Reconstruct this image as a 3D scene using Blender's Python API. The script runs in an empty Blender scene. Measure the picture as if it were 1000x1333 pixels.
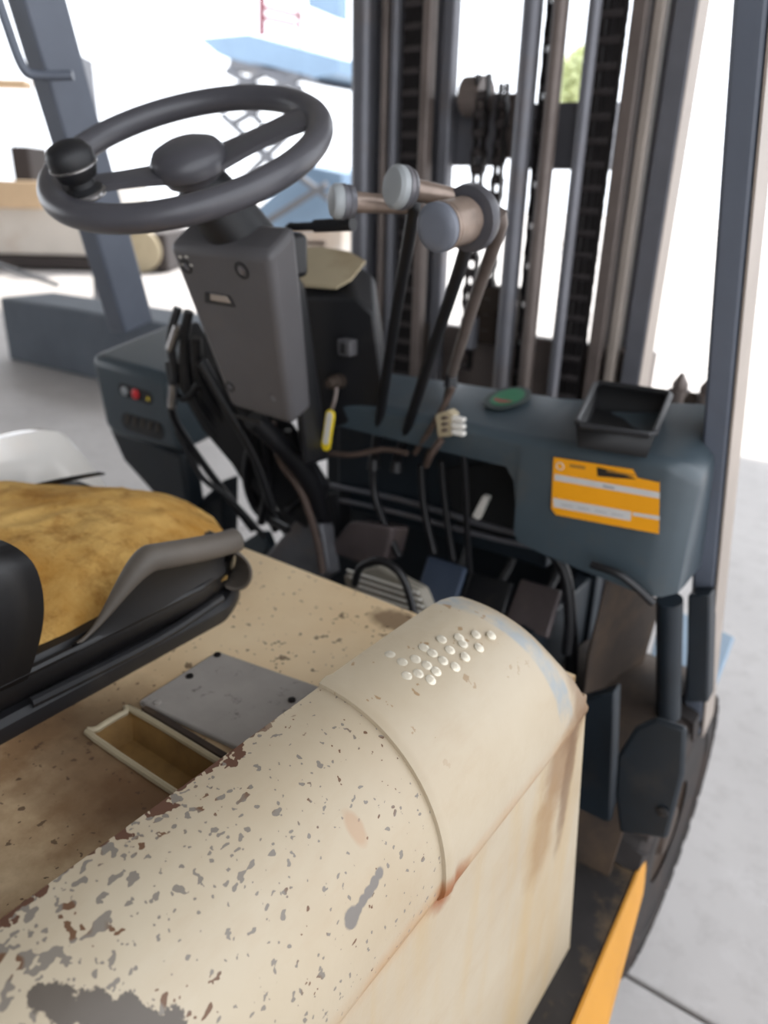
import bpy, bmesh, math, random
from mathutils import Vector, Matrix, noise
random.seed(7)
S = bpy.context.scene
C = S.collection

# ------------------------------------------------------------------ camera
FPX, CX, CY, EYE = 990.0, 500.0, 666.5, 1.40
def nv(*v): return Vector(v).normalized()
_up = -nv(-60, -2334, -FPX)
_fw = nv(780, 406, -FPX); _fw = (_fw - _up*_fw.dot(_up)).normalized()
_rt = _fw.cross(_up)
R3 = Matrix((_rt, _fw, _up))
cam = bpy.data.cameras.new('camera'); camo = bpy.data.objects.new('camera', cam); C.objects.link(camo)
m = R3.to_4x4(); m.translation = (0, 0, EYE); camo.matrix_world = m
cam.sensor_fit = 'VERTICAL'; cam.sensor_height = 36.0; cam.sensor_width = 27.0
cam.lens = FPX/1333*36
cam.clip_start = 0.02; cam.clip_end = 500
cam.dof.use_dof = True; cam.dof.focus_distance = 0.55; cam.dof.aperture_fstop = 4.8
S.camera = camo
# ------------------------------------------------------------------ light
w = bpy.data.worlds.new('world'); S.world = w; w.use_nodes = True
bg = w.node_tree.nodes['Background']; bg.inputs[0].default_value = (0.90, 0.94, 1.0, 1); bg.inputs[1].default_value = 2.7
sun = bpy.data.lights.new('sun', 'SUN'); suno = bpy.data.objects.new('sun', sun); C.objects.link(suno)
sun.energy = 6.0; sun.angle = math.radians(1.0); sun.color = (1, 0.95, 0.87)
suno.rotation_euler = (math.radians(-32), 0, math.radians(25)); suno.location = (0, 8, 10)
S.view_settings.view_transform = 'Standard'; S.view_settings.look = 'None'
S.view_settings.exposure = 0.0; S.view_settings.gamma = 1.0
S.view_settings.use_curve_mapping = False

# ------------------------------------------------------------------ helpers
def ray(px, py): return R3 @ Vector((px-CX, -(py-CY), -FPX))
def P(px, py, X=None, Y=None, Z=None):
    d = ray(px, py)
    t = X/d.x if X is not None else (Y/d.y if Y is not None else (Z-EYE)/d.z)
    return Vector((0, 0, EYE)) + d*t
def PP(px, py, p0, nrm):
    d = ray(px, py); o = Vector((0, 0, EYE))
    return o + d*((p0-o).dot(nrm)/d.dot(nrm))
V = Vector

def lin(c):
    c = c/255.0
    return c/12.92 if c <= 0.04045 else ((c+0.055)/1.055)**2.4
def col(r, g, b): return (lin(r), lin(g), lin(b), 1)

class NT:
    def __init__(s, name):
        s.m = bpy.data.materials.new(name); s.m.use_nodes = True
        s.t = s.m.node_tree; s.b = s.t.nodes['Principled BSDF']
        s.co = s.t.nodes.new('ShaderNodeTexCoord').outputs['Object']
    def n(s, ty, **k):
        x = s.t.nodes.new(ty)
        for a, b in k.items(): setattr(x, a, b)
        return x
    def l(s, a, b): s.t.links.new(a, b)
    def noise(s, sc, det=3, rough=.55, stretch=None, off=(0, 0, 0)):
        x = s.n('ShaderNodeTexNoise'); x.inputs['Scale'].default_value = sc
        x.inputs['Detail'].default_value = det; x.inputs['Roughness'].default_value = rough
        mp = s.n('ShaderNodeMapping'); s.l(s.co, mp.inputs[0])
        mp.inputs['Location'].default_value = off
        if stretch: mp.inputs['Scale'].default_value = stretch
        s.l(mp.outputs[0], x.inputs['Vector'])
        return x.outputs['Fac']
    def rng(s, v, a, b, c=0, d=1):
        x = s.n('ShaderNodeMapRange'); s.l(v, x.inputs[0])
        for i, q in enumerate((a, b, c, d)): x.inputs[i+1].default_value = q
        return x.outputs[0]
    def math(s, op, a, b=None):
        x = s.n('ShaderNodeMath', operation=op)
        for i, q in enumerate((a, b)):
            if q is None: continue
            if isinstance(q, (int, float)): x.inputs[i].default_value = q
            else: s.l(q, x.inputs[i])
        return x.outputs[0]
    def mix(s, f, a, b):
        x = s.n('ShaderNodeMix', data_type='RGBA')
        if isinstance(f, float): x.inputs[0].default_value = f
        else: s.l(f, x.inputs[0])
        for i, q in ((6, a), (7, b)):
            if isinstance(q, tuple): x.inputs[i].default_value = q
            else: s.l(q, x.inputs[i])
        return x.outputs[2]
    def blob(s, c, r, soft=.35, nz=.5, nsc=40):
        """1 inside an ellipsoid about c with radii r, broken edge"""
        sb = s.n('ShaderNodeVectorMath', operation='SUBTRACT'); s.l(s.co, sb.inputs[0]); sb.inputs[1].default_value = c
        ml = s.n('ShaderNodeVectorMath', operation='MULTIPLY'); s.l(sb.outputs[0], ml.inputs[0])
        ml.inputs[1].default_value = tuple(1/q for q in r)
        ln = s.n('ShaderNodeVectorMath', operation='LENGTH'); s.l(ml.outputs[0], ln.inputs[0])
        d = s.math('ADD', ln.outputs['Value'], s.math('MULTIPLY', s.math('SUBTRACT', s.noise(nsc, 4, .6), .5), nz*2))
        return s.rng(d, 1-soft, 1+soft, 1, 0)
    def xyz(s):
        x = s.n('ShaderNodeSeparateXYZ'); s.l(s.co, x.inputs[0]); return x.outputs
    def bump(s, h, st=.3, dist=.002):
        x = s.n('ShaderNodeBump'); x.inputs['Strength'].default_value = st; x.inputs['Distance'].default_value = dist
        s.l(h, x.inputs['Height']); s.l(x.outputs[0], s.b.inputs['Normal'])
    def out(s, c, rough=.5, metal=0.0, spec=.5):
        if isinstance(c, tuple): s.b.inputs['Base Color'].default_value = c
        else: s.l(c, s.b.inputs['Base Color'])
        if isinstance(rough, (int, float)): s.b.inputs['Roughness'].default_value = rough
        else: s.l(rough, s.b.inputs['Roughness'])
        s.b.inputs['Metallic'].default_value = metal
        s.b.inputs['Specular IOR Level'].default_value = spec
        return s.m

def paint(name, c, rough=.5, metal=0.0, var=.25, sc=12, dirt=None, dirt_amt=.5, bump=.15, spec=.5):
    t = NT(name)
    c2 = tuple(min(1, q*(1-var)) for q in c[:3])+(1,)
    x = t.mix(t.rng(t.noise(sc, 5, .6), .35, .7), c, c2)
    if dirt: x = t.mix(t.rng(t.noise(sc*.45, 6, .65, off=(3, 1, 7)), .62-.3*dirt_amt, .8, 0, .9), x, dirt)
    if bump: t.bump(t.noise(sc*8, 3), bump, .001)
    return t.out(x, rough, metal, spec)

M = {}
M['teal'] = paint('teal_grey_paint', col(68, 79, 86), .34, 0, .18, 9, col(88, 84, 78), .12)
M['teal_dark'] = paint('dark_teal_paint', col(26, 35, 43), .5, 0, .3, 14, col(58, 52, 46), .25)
M['guard'] = paint('guard_paint', col(98, 104, 116), .45, 0, .15, 7, col(92, 86, 84), .2)
M['black'] = paint('black_plastic', col(28, 28, 31), .5, 0, .2, 20, col(58, 54, 50), .15)
M['grey_plastic'] = paint('dark_grey_plastic', col(88, 86, 88), .5, 0, .12, 14, col(96, 90, 86), .15)
M['rimrubber'] = paint('wheel_plastic', col(78, 77, 82), .33, 0, .15, 25, bump=.1)
M['knob'] = paint('knob_grey_cap', col(158, 162, 164), .45, 0, .1, 25)
M['knob_dark'] = paint('knob_dark_cap', col(108, 112, 122), .4, 0, .1, 25)
M['sleeve'] = paint('worn_brown_sleeve', col(156, 138, 126), .3, .4, .3, 40)
M['chrome'] = paint('worn_chrome', col(170, 168, 168), .25, .9, .2, 30)
M['steel'] = paint('mast_steel', col(116, 116, 122), .4, .3, .2, 10, col(118, 104, 94), .3)
M['steel_brown'] = paint('greasy_steel', col(124, 112, 106), .42, .25, .25, 10, col(78, 68, 62), .35)
M['rail_light'] = paint('pale_lit_beige', col(164, 152, 142), .5, .1, .15, 8)  # pale beige, also carries the sky-lit tone of rail and pillar sides
M['chain'] = paint('oiled_chain', col(44, 40, 40), .4, .5, .3, 60)
M['pin'] = paint('chain_pin', col(92, 86, 86), .35, .7, .2, 60)
M['rubber'] = paint('tyre_rubber', col(40, 34, 32), .8, 0, .35, 18, col(74, 56, 46), .45, .4)
M['rim'] = paint('wheel_rim', col(70, 56, 46), .6, .2, .3, 18)
M['yellow'] = paint('safety_yellow', col(206, 144, 50), .5, 0, .12, 9, col(150, 100, 50), .1)
M['step'] = paint('worn_step', col(44, 40, 39), .6, .1, .35, 16, col(150, 122, 86), .5, .4)
M['grime'] = paint('brown_grime', col(58, 46, 37), .8, 0, .35, 14, col(92, 72, 52), .4, .4)
M['vinyl'] = paint('black_vinyl', col(19, 17, 18), .46, 0, .2, 8, col(36, 31, 29), .2, .25)
M['vinyl_back'] = paint('vinyl_backing', col(92, 84, 76), .6, 0, .2, 14)
M['hose'] = paint('rubber_hose', col(24, 24, 27), .45, 0, .2, 30, bump=.1)
M['hose_brown'] = paint('dusty_hose', col(90, 74, 66), .6, 0, .3, 30, bump=.1)
M['cream'] = paint('cream_panel', col(176, 162, 134), .5, 0, .12, 9, col(140, 120, 90), .2)
M['white'] = paint('white_plastic', col(226, 222, 214), .4, 0, .1, 30)
M['tagyellow'] = paint('tag_yellow', col(246, 216, 40), .4, 0, .05, 30)
M['orange'] = paint('sticker_orange', col(246, 166, 20), .45, 0, .06, 20)
M['stickwhite'] = paint('sticker_white', col(206, 204, 202), .5, 0, .08, 30)
M['ink'] = paint('sticker_ink', col(40, 34, 28), .5, 0, .1, 30)
M['ink_soft'] = paint('faded_ink', col(170, 120, 50), .5, 0, .1, 30)
M['ink_grey'] = paint('faded_grey_ink', col(160, 158, 160), .5, 0, .1, 30)
M['red'] = paint('red_button', col(224, 60, 66), .4, 0, .05, 30)
M['green'] = paint('green_badge', col(30, 110, 72), .35, 0, .1, 30)
M['badge'] = paint('badge_dark', col(38, 50, 48), .4, 0, .1, 30)
M['brownbox'] = paint('dusty_brown_cover', col(84, 74, 74), .55, 0, .25, 18, col(110, 96, 84), .3)
M['blockgrey'] = paint('grey_block_face', col(96, 104, 114), .7, 0, .25, 2.0, col(120, 124, 132), .3)
M['trackwhite'] = paint('pale_vehicle_paint', col(214, 206, 196), .6, 0, .12, 1.2, col(180, 150, 124), .3)
M['far_dark'] = paint('far_dark', col(60, 52, 50), .7, 0, .2, 2)
M['far_orange'] = paint('far_orange', col(216, 186, 150), .6, 0, .15, 2)
M['far_red'] = paint('far_red', col(140, 76, 88), .6, 0, .1, 2)
M['far_blue'] = paint('far_blue', col(132, 158, 184), .6, 0, .1, 2)
M['far_grey'] = paint('far_grey', col(112, 114, 120), .7, 0, .2, 1)
M['shed'] = paint('shed_sheet', col(120, 118, 114), .7, 0, .15, 1)
M['bark'] = paint('bark', col(90, 72, 56), .9, 0, .3, 4)
M['leaf'] = paint('leaf', col(206, 214, 160), .6, 0, .3, 3)  # strong sunlight is put into the pale leaf colour

# concrete floor
t = NT('concrete'); a = t.mix(t.rng(t.noise(.9, 6, .6), .3, .7), col(204, 199, 196), col(182, 177, 174))
a = t.mix(t.rng(t.noise(14, 6, .7), .5, .75, 0, .45), a, col(156, 150, 146))
a = t.mix(t.rng(t.noise(3.1, 8, .75, off=(5, 2, 0)), .56, .66, 0, .35), a, col(216, 212, 210))
t.bump(t.noise(60, 4), .2, .001); M['floor'] = t.out(a, .55)
M['joint'] = paint('joint_dirt', col(84, 78, 72), .9)

def cowl_hit(px, py):
    d = ray(px, py); o = V((0, 0, EYE)); t = .0003
    while t < .0012:
        p = o+d*t
        dx, dz = (p.x+.335)/(.1285), (p.z-.893)/(.1405)
        if p.z > .893 and (abs(max(dx, 0))**(2/.92)+abs(dz)**(2/.92)) < 1: return p
        t += .0000008
    return None

# cream paint with chips to grey undercoat and rust
def cream_paint(name, rear):
    t = NT(name)
    X, Y, Z = t.xyz()[:]
    base = t.mix(t.rng(t.noise(5, 5, .6), .3, .75), col(182, 169, 147), col(170, 153, 128))
    base = t.mix(t.rng(t.noise(22, 5, .7, (1, .35, 1)), .5, .8, 0, .3), base, col(160, 132, 98))
    # warm stains running on the flank
    sid = t.rng(Z, .905, .87)
    run = t.rng(t.noise(16, 4, .6, (1, 1, .12)), .48, .7, 0, .55)
    base = t.mix(t.math('MULTIPLY', sid, run), base, col(178, 150, 104))
    # dirt in the crease
    cre = t.math('MULTIPLY', t.rng(t.math('ABSOLUTE', t.math('SUBTRACT', Z, .886)), .002, .02, .65, 0), t.rng(t.noise(9, 4), .35, .6))
    base = t.mix(cre, base, col(170, 122, 72))
    if rear:
        dens = t.math('ADD', t.math('MULTIPLY', t.rng(Y, .34, .12), t.rng(X, -.23, -.34)), t.math('MULTIPLY', t.rng(Z, .90, .94), .12))
        n1 = t.noise(135, 1.6, .5, (1, .7, 1)); thr = t.math('SUBTRACT', .707, t.math('MULTIPLY', dens, .155))
        ch = t.math('MULTIPLY', t.math('GREATER_THAN', n1, thr), t.rng(Z, .885, .9))
        n1b = t.noise(190, 1.5, .5, off=(4, 4, 1)); ch2 = t.math('MULTIPLY', t.math('GREATER_THAN', n1b, t.math('SUBTRACT', .70, t.math('MULTIPLY', dens, .06))), t.rng(Z, .86, .9))
        chc = t.mix(t.rng(t.noise(30, 2), .58, .62), col(124, 116, 106), col(104, 76, 56))
        base = t.mix(t.math('MAXIMUM', ch, ch2), base, chc)
        # rusted inner shoulder edge
        n2 = t.noise(60, 3, .6, off=(1, 0, 2)); e = t.math('GREATER_THAN', n2, t.rng(X, -.318, -.338, .74, .44))
        e = t.math('MULTIPLY', e, t.rng(Y, .39, .30))
        base = t.mix(e, base, col(92, 64, 50))
        # scrape and ring stain
        for q_ in ((499, 1138), (492, 1150), (485, 1162), (478, 1174), (471, 1186), (463, 1196)):
            pS = cowl_hit(*q_); base = t.mix(t.blob(tuple(pS), (.0055, .006, .0055) if q_[1] < 1190 else (.008, .008, .008), .1, .25, 120), base, col(118, 112, 106))
        for q_, r_ in (((60, 1297), .007), ((85, 1304), .009), ((110, 1310), .007), ((135, 1322), .010), ((165, 1326), .010), ((195, 1332), .009), ((225, 1345), .010)):
            pL = cowl_hit(*q_); base = t.mix(t.blob(tuple(pL), (r_*1.3, r_, r_*1.3), .06, .95, 110), base, col(92, 84, 76))
        pR = cowl_hit(466, 1075)
        base = t.mix(t.math('MULTIPLY', t.blob(tuple(pR), (.012, .007, .016), .2, .2, 60), .5), base, col(168, 130, 98))
    else:
        # worn metal band round the nose of the cover, and dirt on its corner
        band = t.math('MULTIPLY', t.rng(t.math('ABSOLUTE', t.math('SUBTRACT', t.math('ADD', Y, t.math('MULTIPLY', X, -.35)), .690)), .014, .019, 1, 0), t.rng(Z, .90, .92))
        band = t.math('MULTIPLY', band, t.rng(t.noise(26, 5, .65), .36, .58))
        base = t.mix(band, base, col(146, 150, 150))
        for q, r_, c_ in (((-.212, .635, .84), (.04, .035, .06), col(134, 100, 64)), ((-.21, .61, .76), (.04, .03, .06), col(150, 118, 78)),
                          ((-.215, .665, .90), (.04, .03, .05), col(118, 86, 54)), ((-.21, .665, .80), (.04, .014, .09), col(110, 80, 52))):
            base = t.mix(t.math('MULTIPLY', t.blob(q, r_, .4, .6, 40), .75), base, c_)
        base = t.mix(t.math('MULTIPLY', t.math('GREATER_THAN', t.noise(70, 3, .6, off=(7, 2, 1)), .66), t.rng(Z, .97, 1.02)), base, col(150, 124, 92))
    pc = P(583, 1155, X=-.212)
    base = t.mix(t.math('MULTIPLY', t.blob(tuple(pc), (.03, .022, .02), .4, .4, 70), .95), base, col(140, 84, 44))
    # long scratch
    t.bump(t.noise(24, 4), .35, .003)
    return t.out(base, .42, 0, .4)
M['cowl_rear'] = cream_paint('chipped_cream_paint', True)
M['cowl_front'] = cream_paint('worn_cream_cover_paint', False)

t = NT('dirty_hood_paint'); X, Y, Z = t.xyz()[:]
b = t.mix(t.rng(t.noise(4, 5, .6), .3, .7), col(238, 214, 176), col(222, 192, 150))
dirt = t.math('MULTIPLY', t.rng(Y, .50, .32), t.rng(t.noise(7, 6, .65), .22, .55))
b = t.mix(t.math('MULTIPLY', dirt, .9), b, col(138, 104, 70))
b = t.mix(t.math('MULTIPLY', t.blob((-.50, .30, .9), (.13, .05, .2), .6, .5, 22), .7), b, col(88, 60, 38))
b = t.mix(t.math('MULTIPLY', t.blob((-.60, .345, .9), (.05, .05, .2), .6, .5, 22), .7), b, col(84, 66, 48))
pq = P(515, 808, Z=.9)
b = t.mix(t.math('MULTIPLY', t.blob(tuple(pq), (.035, .022, .1), .25, .5, 60), .75), b, col(104, 78, 56))
b = t.mix(t.rng(t.noise(110, 2, .5), .665, .69, 0, .8), b, col(84, 62, 46))
b = t.mix(t.rng(t.noise(45, 3, .6, off=(2, 2, 2)), .66, .68, 0, .75), b, col(78, 56, 40))
pq = P(230, 1052, Z=.9)
b = t.mix(t.blob(tuple(pq), (.009, .005, .1), .2, .4, 90), b, col(56, 32, 22))
t.bump(t.noise(40, 4), .25, .001); M['hood'] = t.out(b, .5)

t = NT('scuffed_grey_plate'); b = t.mix(t.rng(t.noise(10, 5, .6), .3, .7), col(164, 157, 150), col(142, 136, 130))
b = t.mix(t.rng(t.noise(60, 5, .7), .6, .72, 0, .7), b, col(74, 66, 60)); t.bump(t.noise(60, 4), .3, .001)
M['plate'] = t.out(b, .5, 0)

t = NT('torn_yellow_foam'); b = t.mix(t.rng(t.noise(9, 6, .7), .3, .72), col(226, 186, 114), col(180, 128, 56))
b = t.mix(t.rng(t.noise(22, 5, .7, off=(3, 3, 3)), .52, .72, 0, .8), b, col(140, 92, 38))
t.bump(t.noise(50, 6, .75), .8, .006); M['foam'] = t.out(b, .95, 0, .1)

# mesh collector -----------------------------------------------------
class MB:
    def __init__(s): s.v = []; s.f = []
    def add(s, vs, fs):
        k = len(s.v); s.v += [tuple(q) for q in vs]; s.f += [tuple(i+k for i in f) for f in fs]; return s
    def box(s, lo, hi):
        x0, y0, z0 = lo; x1, y1, z1 = hi
        return s.hexa([(x0, y0, z0), (x1, y0, z0), (x1, y1, z0), (x0, y1, z0)], [(x0, y0, z1), (x1, y0, z1), (x1, y1, z1), (x0, y1, z1)])
    def hexa(s, a, b):
        n = len(a)
        fs = [tuple(range(n-1, -1, -1)), tuple(range(n, 2*n))]
        fs += [(i, (i+1) % n, n+(i+1) % n, n+i) for i in range(n)]
        return s.add(list(a)+list(b), fs)
    def prism(s, pts, vec):
        vec = V(vec); a = [V(p) for p in pts]; return s.hexa(a, [p+vec for p in a])
    def loft(s, rings, cap=True, closed=True):
        n = len(rings[0]); vs = [p for r in rings for p in r]; fs = []
        for j in range(len(rings)-1):
            for i in range(n if closed else n-1):
                k = (i+1) % n; fs.append((j*n+i, j*n+k, (j+1)*n+k, (j+1)*n+i))
        if cap and closed:
            fs.append(tuple(range(n-1, -1, -1))); fs.append(tuple((len(rings)-1)*n+i for i in range(n)))
        return s.add(vs, fs)
    def tube(s, pts, r, seg=12, closed=False, smooth=0):
        pts = [V(p) for p in pts]
        if smooth: pts = catmull(pts, smooth, closed)
        n = len(pts); rings = []; u = None
        for i, p in enumerate(pts):
            if closed: d = pts[(i+1) % n]-pts[i-1]
            else: d = pts[min(i+1, n-1)]-pts[max(i-1, 0)]
            d.normalize()
            if u is None: u = d.orthogonal().normalized()
            else: u = (u-d*u.dot(d)).normalized()
            v = d.cross(u); rr = r[i*len(r)//n] if isinstance(r, (list, tuple)) else r
            rings.append([p+(u*math.cos(a)+v*math.sin(a))*rr for a in [2*math.pi*k/seg for k in range(seg)]])
        if closed: rings.append(rings[0])
        return s.loft(rings, cap=not closed)
    def lathe(s, o, d, prof, seg=24, cap=True):
        o = V(o); d = V(d).normalized(); u = d.orthogonal().normalized(); v = d.cross(u)
        return s.loft([[o+d*h+(u*math.cos(a)+v*math.sin(a))*r for a in [2*math.pi*k/seg for k in range(seg)]] for h, r in prof], cap)
    def torus(s, c, nrm, R, r, n=72, seg=14, sx=1):
        c = V(c); nrm = V(nrm).normalized(); u = nrm.orthogonal().normalized(); v = nrm.cross(u)
        return s.tube([c+(u*math.cos(a)+v*math.sin(a))*R for a in [2*math.pi*k/n for k in range(n)]], r, seg, True)
    def make(s, name, mat, parent=None, bevel=0, seg=2, sub=0, ang=40):
        me = bpy.data.meshes.new(name); me.from_pydata(s.v, [], s.f)
        bm = bmesh.new(); bm.from_mesh(me); bmesh.ops.remove_doubles(bm, verts=bm.verts, dist=1e-6)
        bmesh.ops.recalc_face_normals(bm, faces=bm.faces); bm.to_mesh(me); bm.free()
        me.materials.append(M[mat] if isinstance(mat, str) else mat)
        me.polygons.foreach_set('use_smooth', [True]*len(me.polygons)); me.set_sharp_from_angle(angle=math.radians(ang))
        o = bpy.data.objects.new(name, me); C.objects.link(o); put(o, parent)
        if bevel:
            b = o.modifiers.new('bevel', 'BEVEL'); b.width = bevel; b.segments = seg; b.limit_method = 'ANGLE'; b.angle_limit = math.radians(30)
        if sub:
            b = o.modifiers.new('subdivision', 'SUBSURF'); b.levels = sub; b.render_levels = sub
        return o
def wloc(o):
    p = V(o.location)
    while o.parent: o = o.parent; p += V(o.location)
    return p
def put(o, parent):
    if parent is not None: o.parent = parent; o.location = -wloc(parent)
def catmull(p, k, closed=False):
    n = len(p); out = []
    for i in range(n if closed else n-1):
        a, b, c, d = (p[(i-1) % n] if closed or i > 0 else p[0]), p[i], p[(i+1) % n], (p[(i+2) % n] if closed or i+2 < n else p[-1])
        for j in range(k):
            t = j/k
            out.append(.5*((2*b)+(c-a)*t+(2*a-5*b+4*c-d)*t*t+(3*b-a-3*c+d)*t**3))
    if not closed: out.append(p[-1])
    return out
def thing(name, label, cat, loc, group=None):
    o = bpy.data.objects.new(name, None); C.objects.link(o); o.location = loc; tag(o, label, cat, group); return o
def tag(o, label=None, cat=None, group=None, kind=None):
    for k, x in (('label', label), ('category', cat), ('group', group), ('kind', kind)):
        if x: o[k] = x
    return o

# ------------------------------------------------------------------ setting
fl = MB().box((-60, -7, -.12), (30, 60, -.012)).make('floor', 'joint'); fl['kind'] = 'structure'
j0 = P(845, 1285, Z=0)
j0.x += 1.9; xs = [-12.15+j0.x, -8.1+j0.x, -4.05+j0.x, j0.x, j0.x+4.05]; ys = [j0.y-8.1, j0.y-4.05, j0.y, j0.y+4.05, j0.y+8.1]
for i in range(len(xs)-1):
    for j in range(len(ys)-1):
        MB().box((xs[i]+.006, ys[j]+.006, -.1), (xs[i+1]-.006, ys[j+1]-.006, 0)).make('slab', 'floor', fl, .004)
MB().box((-60, ys[-1]+.006, -.1), (30, 60, 0)).make('yard_slab', 'floor', fl)
MB().box((-60, -7, -.1), (xs[0]-.006, ys[-1]-.006, 0)).make('yard_slab', 'floor', fl)
MB().box((xs[-1]+.006, -7, -.1), (30, ys[-1]-.006, 0)).make('yard_slab', 'floor', fl)
ce = MB().box((-16, -7, 4.4), (1.8, 7.2, 4.5)).make('shade_ceiling', 'shed'); ce['kind'] = 'structure'  # unseen roof, its extent set to shade the floor and let light in
wb = MB().box((-16, -7, 0), (1.8, -6.9, 4.4)).make('wall_back', 'shed'); wb['kind'] = 'structure'
for nm_, x_ in (('trim_1', -15.9), ('trim_2', 1.7)):
    q = MB().box((x_-.08, 7.0, 0), (x_+.08, 7.16, 4.4)).make(nm_, 'far_grey', None, .01); q['kind'] = 'structure'

# ------------------------------------------------------------------ forklift
XC = -.85
fk = thing('forklift', 'worn cream and teal-grey forklift with torn seat, filling the foreground', 'forklift', (XC, .7, 0))

# chassis below the hood
ch = MB().box((-1.45, -.3, .18), (-.30, .66, .86)); ch.make('battery_box', 'teal_dark', fk, .01)
MB().box((-1.46, .60, .36), (-.34, 1.45, .40)).make('floor_plate', 'grime', fk, .004)
MB().box((-1.10, 1.30, .30), (-.42, 1.34, 1.0)).make('front_bulkhead', 'teal_dark', fk, .006)

# hood with a pocket
hx0, hx1, hx2, hx3 = -1.45, -.578, -.385, -.24
hy0, hy1, hy2, hy3 = -.5, .322, .372, .716
hz = .90
g = MB()
xsn, ysn = [hx0, hx1, hx2, hx3], [hy0, hy1, hy2, hy3]
for i in range(3):
    for j in range(3):
        if i == 1 and j == 1: continue
        g.add([(xsn[i], ysn[j], hz), (xsn[i+1], ysn[j], hz), (xsn[i+1], ysn[j+1], hz), (xsn[i], ysn[j+1], hz)], [(0, 1, 2, 3)])
g.add([(hx0, hy3, hz), (hx3, hy3, hz), (hx3, hy3+.004, hz-.004), (hx0, hy3+.004, hz-.004)], [(0, 1, 2, 3)])
g.add([(hx0, hy3+.004, hz-.004), (hx3, hy3+.004, hz-.004), (hx3, hy3+.004, hz-.05), (hx0, hy3+.004, hz-.05)], [(0, 1, 2, 3)])
g.add([(hx0, hy0, hz-.05), (hx3, hy0, hz-.05), (hx3, hy3, hz-.05), (hx0, hy3, hz-.05)][::-1], [(0, 1, 2, 3)])
hood = g.make('hood', 'hood', fk); hood['label'] = 'flat stained tan hood deck'
g = MB()
d = .028; i_ = .008
o4 = [(hx1, hy1, hz), (hx2, hy1, hz), (hx2, hy2, hz), (hx1, hy2, hz)]
b4 = [(hx1+i_, hy1+i_, hz-d), (hx2-i_, hy1+i_, hz-d), (hx2-i_, hy2-i_, hz-d), (hx1+i_, hy2-i_, hz-d)]
g.add(o4+b4, [(0, 1, 5, 4), (1, 2, 6, 5), (2, 3, 7, 6), (3, 0, 4, 7), (4, 5, 6, 7)])
pk = g.make('latch_pocket', paint('pocket_dirt', col(150, 116, 66), .6, 0, .3, 20, col(78, 50, 28), .6), hood)
MB().tube([(hx2, hy1, hz+.002), (hx1+.01, hy1, hz+.002), (hx1, hy1+.01, hz+.002), (hx1, hy2-.008, hz+.002), (hx1+.01, hy2, hz+.002), (hx2, hy2, hz+.002)], .0035, 8, smooth=4).make('pocket_rim', 'cream', hood)
# grey plate
pc4 = [P(181, 914, Z=.906), P(283, 849, Z=.906), P(420, 893, Z=.906), P(340, 985, Z=.906)]
pc4[2] = pc4[2]+V((.03, .0, 0)); pc4[3] = pc4[3]+V((.03, 0, 0))
pl = MB().prism([p-V((0, 0, .005)) for p in pc4], (0, 0, .007)).make('cover_plate', 'plate', hood, .002); pl['label'] = 'scuffed grey steel plate'
for q in ((205, 915), (247, 881), (380, 912), (283, 853)):
    p = P(q[0], q[1], Z=.908)
    MB().lathe(p, (0, 0, 1), [(-.001, .0042), (.002, .004), (.0025, .002)], 12).make('plate_screw', 'chain' if q[0] > 240 else 'plate', hood)
MB().box((hx1+.01, hy2+.004, hz), (hx2, hy2+.011, hz+.006)).make('hinge_strip', 'grime', hood, .001)

# side cowls -----------------------------------------------------
def cowl_sec(y, s=1.0, off=0.0, x0=-.335, side=1, zt=1.03, zb=.25, n=18, dx=0, yslant=None):
    """closed section in XZ: inner wall, rounded top, bulge, crease, flank"""
    pts = []
    cx, cz, a, b = -.335, .893, .125+off, (zt-.893)+off
    pts.append((-.346-off*.5, .86)); pts.append((-.347-off*.5, .95))
    for k in range(n+1):
        th = math.pi*.5*(1-k/n)
        # top quarter, superellipse for a fuller shoulder
        c_, s_ = math.cos(th), math.sin(th)
        pts.append((cx+a*abs(c_)**.92, cz+b*abs(s_)**.92))
    pts.append((-.2112+off, .886)); pts.append((-.216+off, .879)); pts.append((-.230+off, .877))
    return pts
def shrink(pts, f, c=(-.29, .93)):
    return [(c[0]+(x-c[0])*(1-(1-f)*min(1, max(.04, (z-.89)/.10))), c[1]+(z-c[1])*f if z > c[1] else z) for x, z in pts]
def flank(y0, y1f, off, name, mat, par, mir=None):
    g = MB(); n = 14; zt = .90
    zs = [zt-(zt-.25)*k/n for k in range(n+1)]
    a = [V((-.2155+off, y0, z)) for z in zs]; b = [V((-.2145+off, y1f(z), z)) for z in zs]
    ring = a+b[::-1]
    in_ = [p-V((.03, 0, 0)) for p in ring]
    g.hexa(ring, in_)
    if mir: g.v = [(mir-x, y+.06, z) for x, y, z in g.v]
    return g.make(name, mat, par, .002)
SEAM = .398
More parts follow.
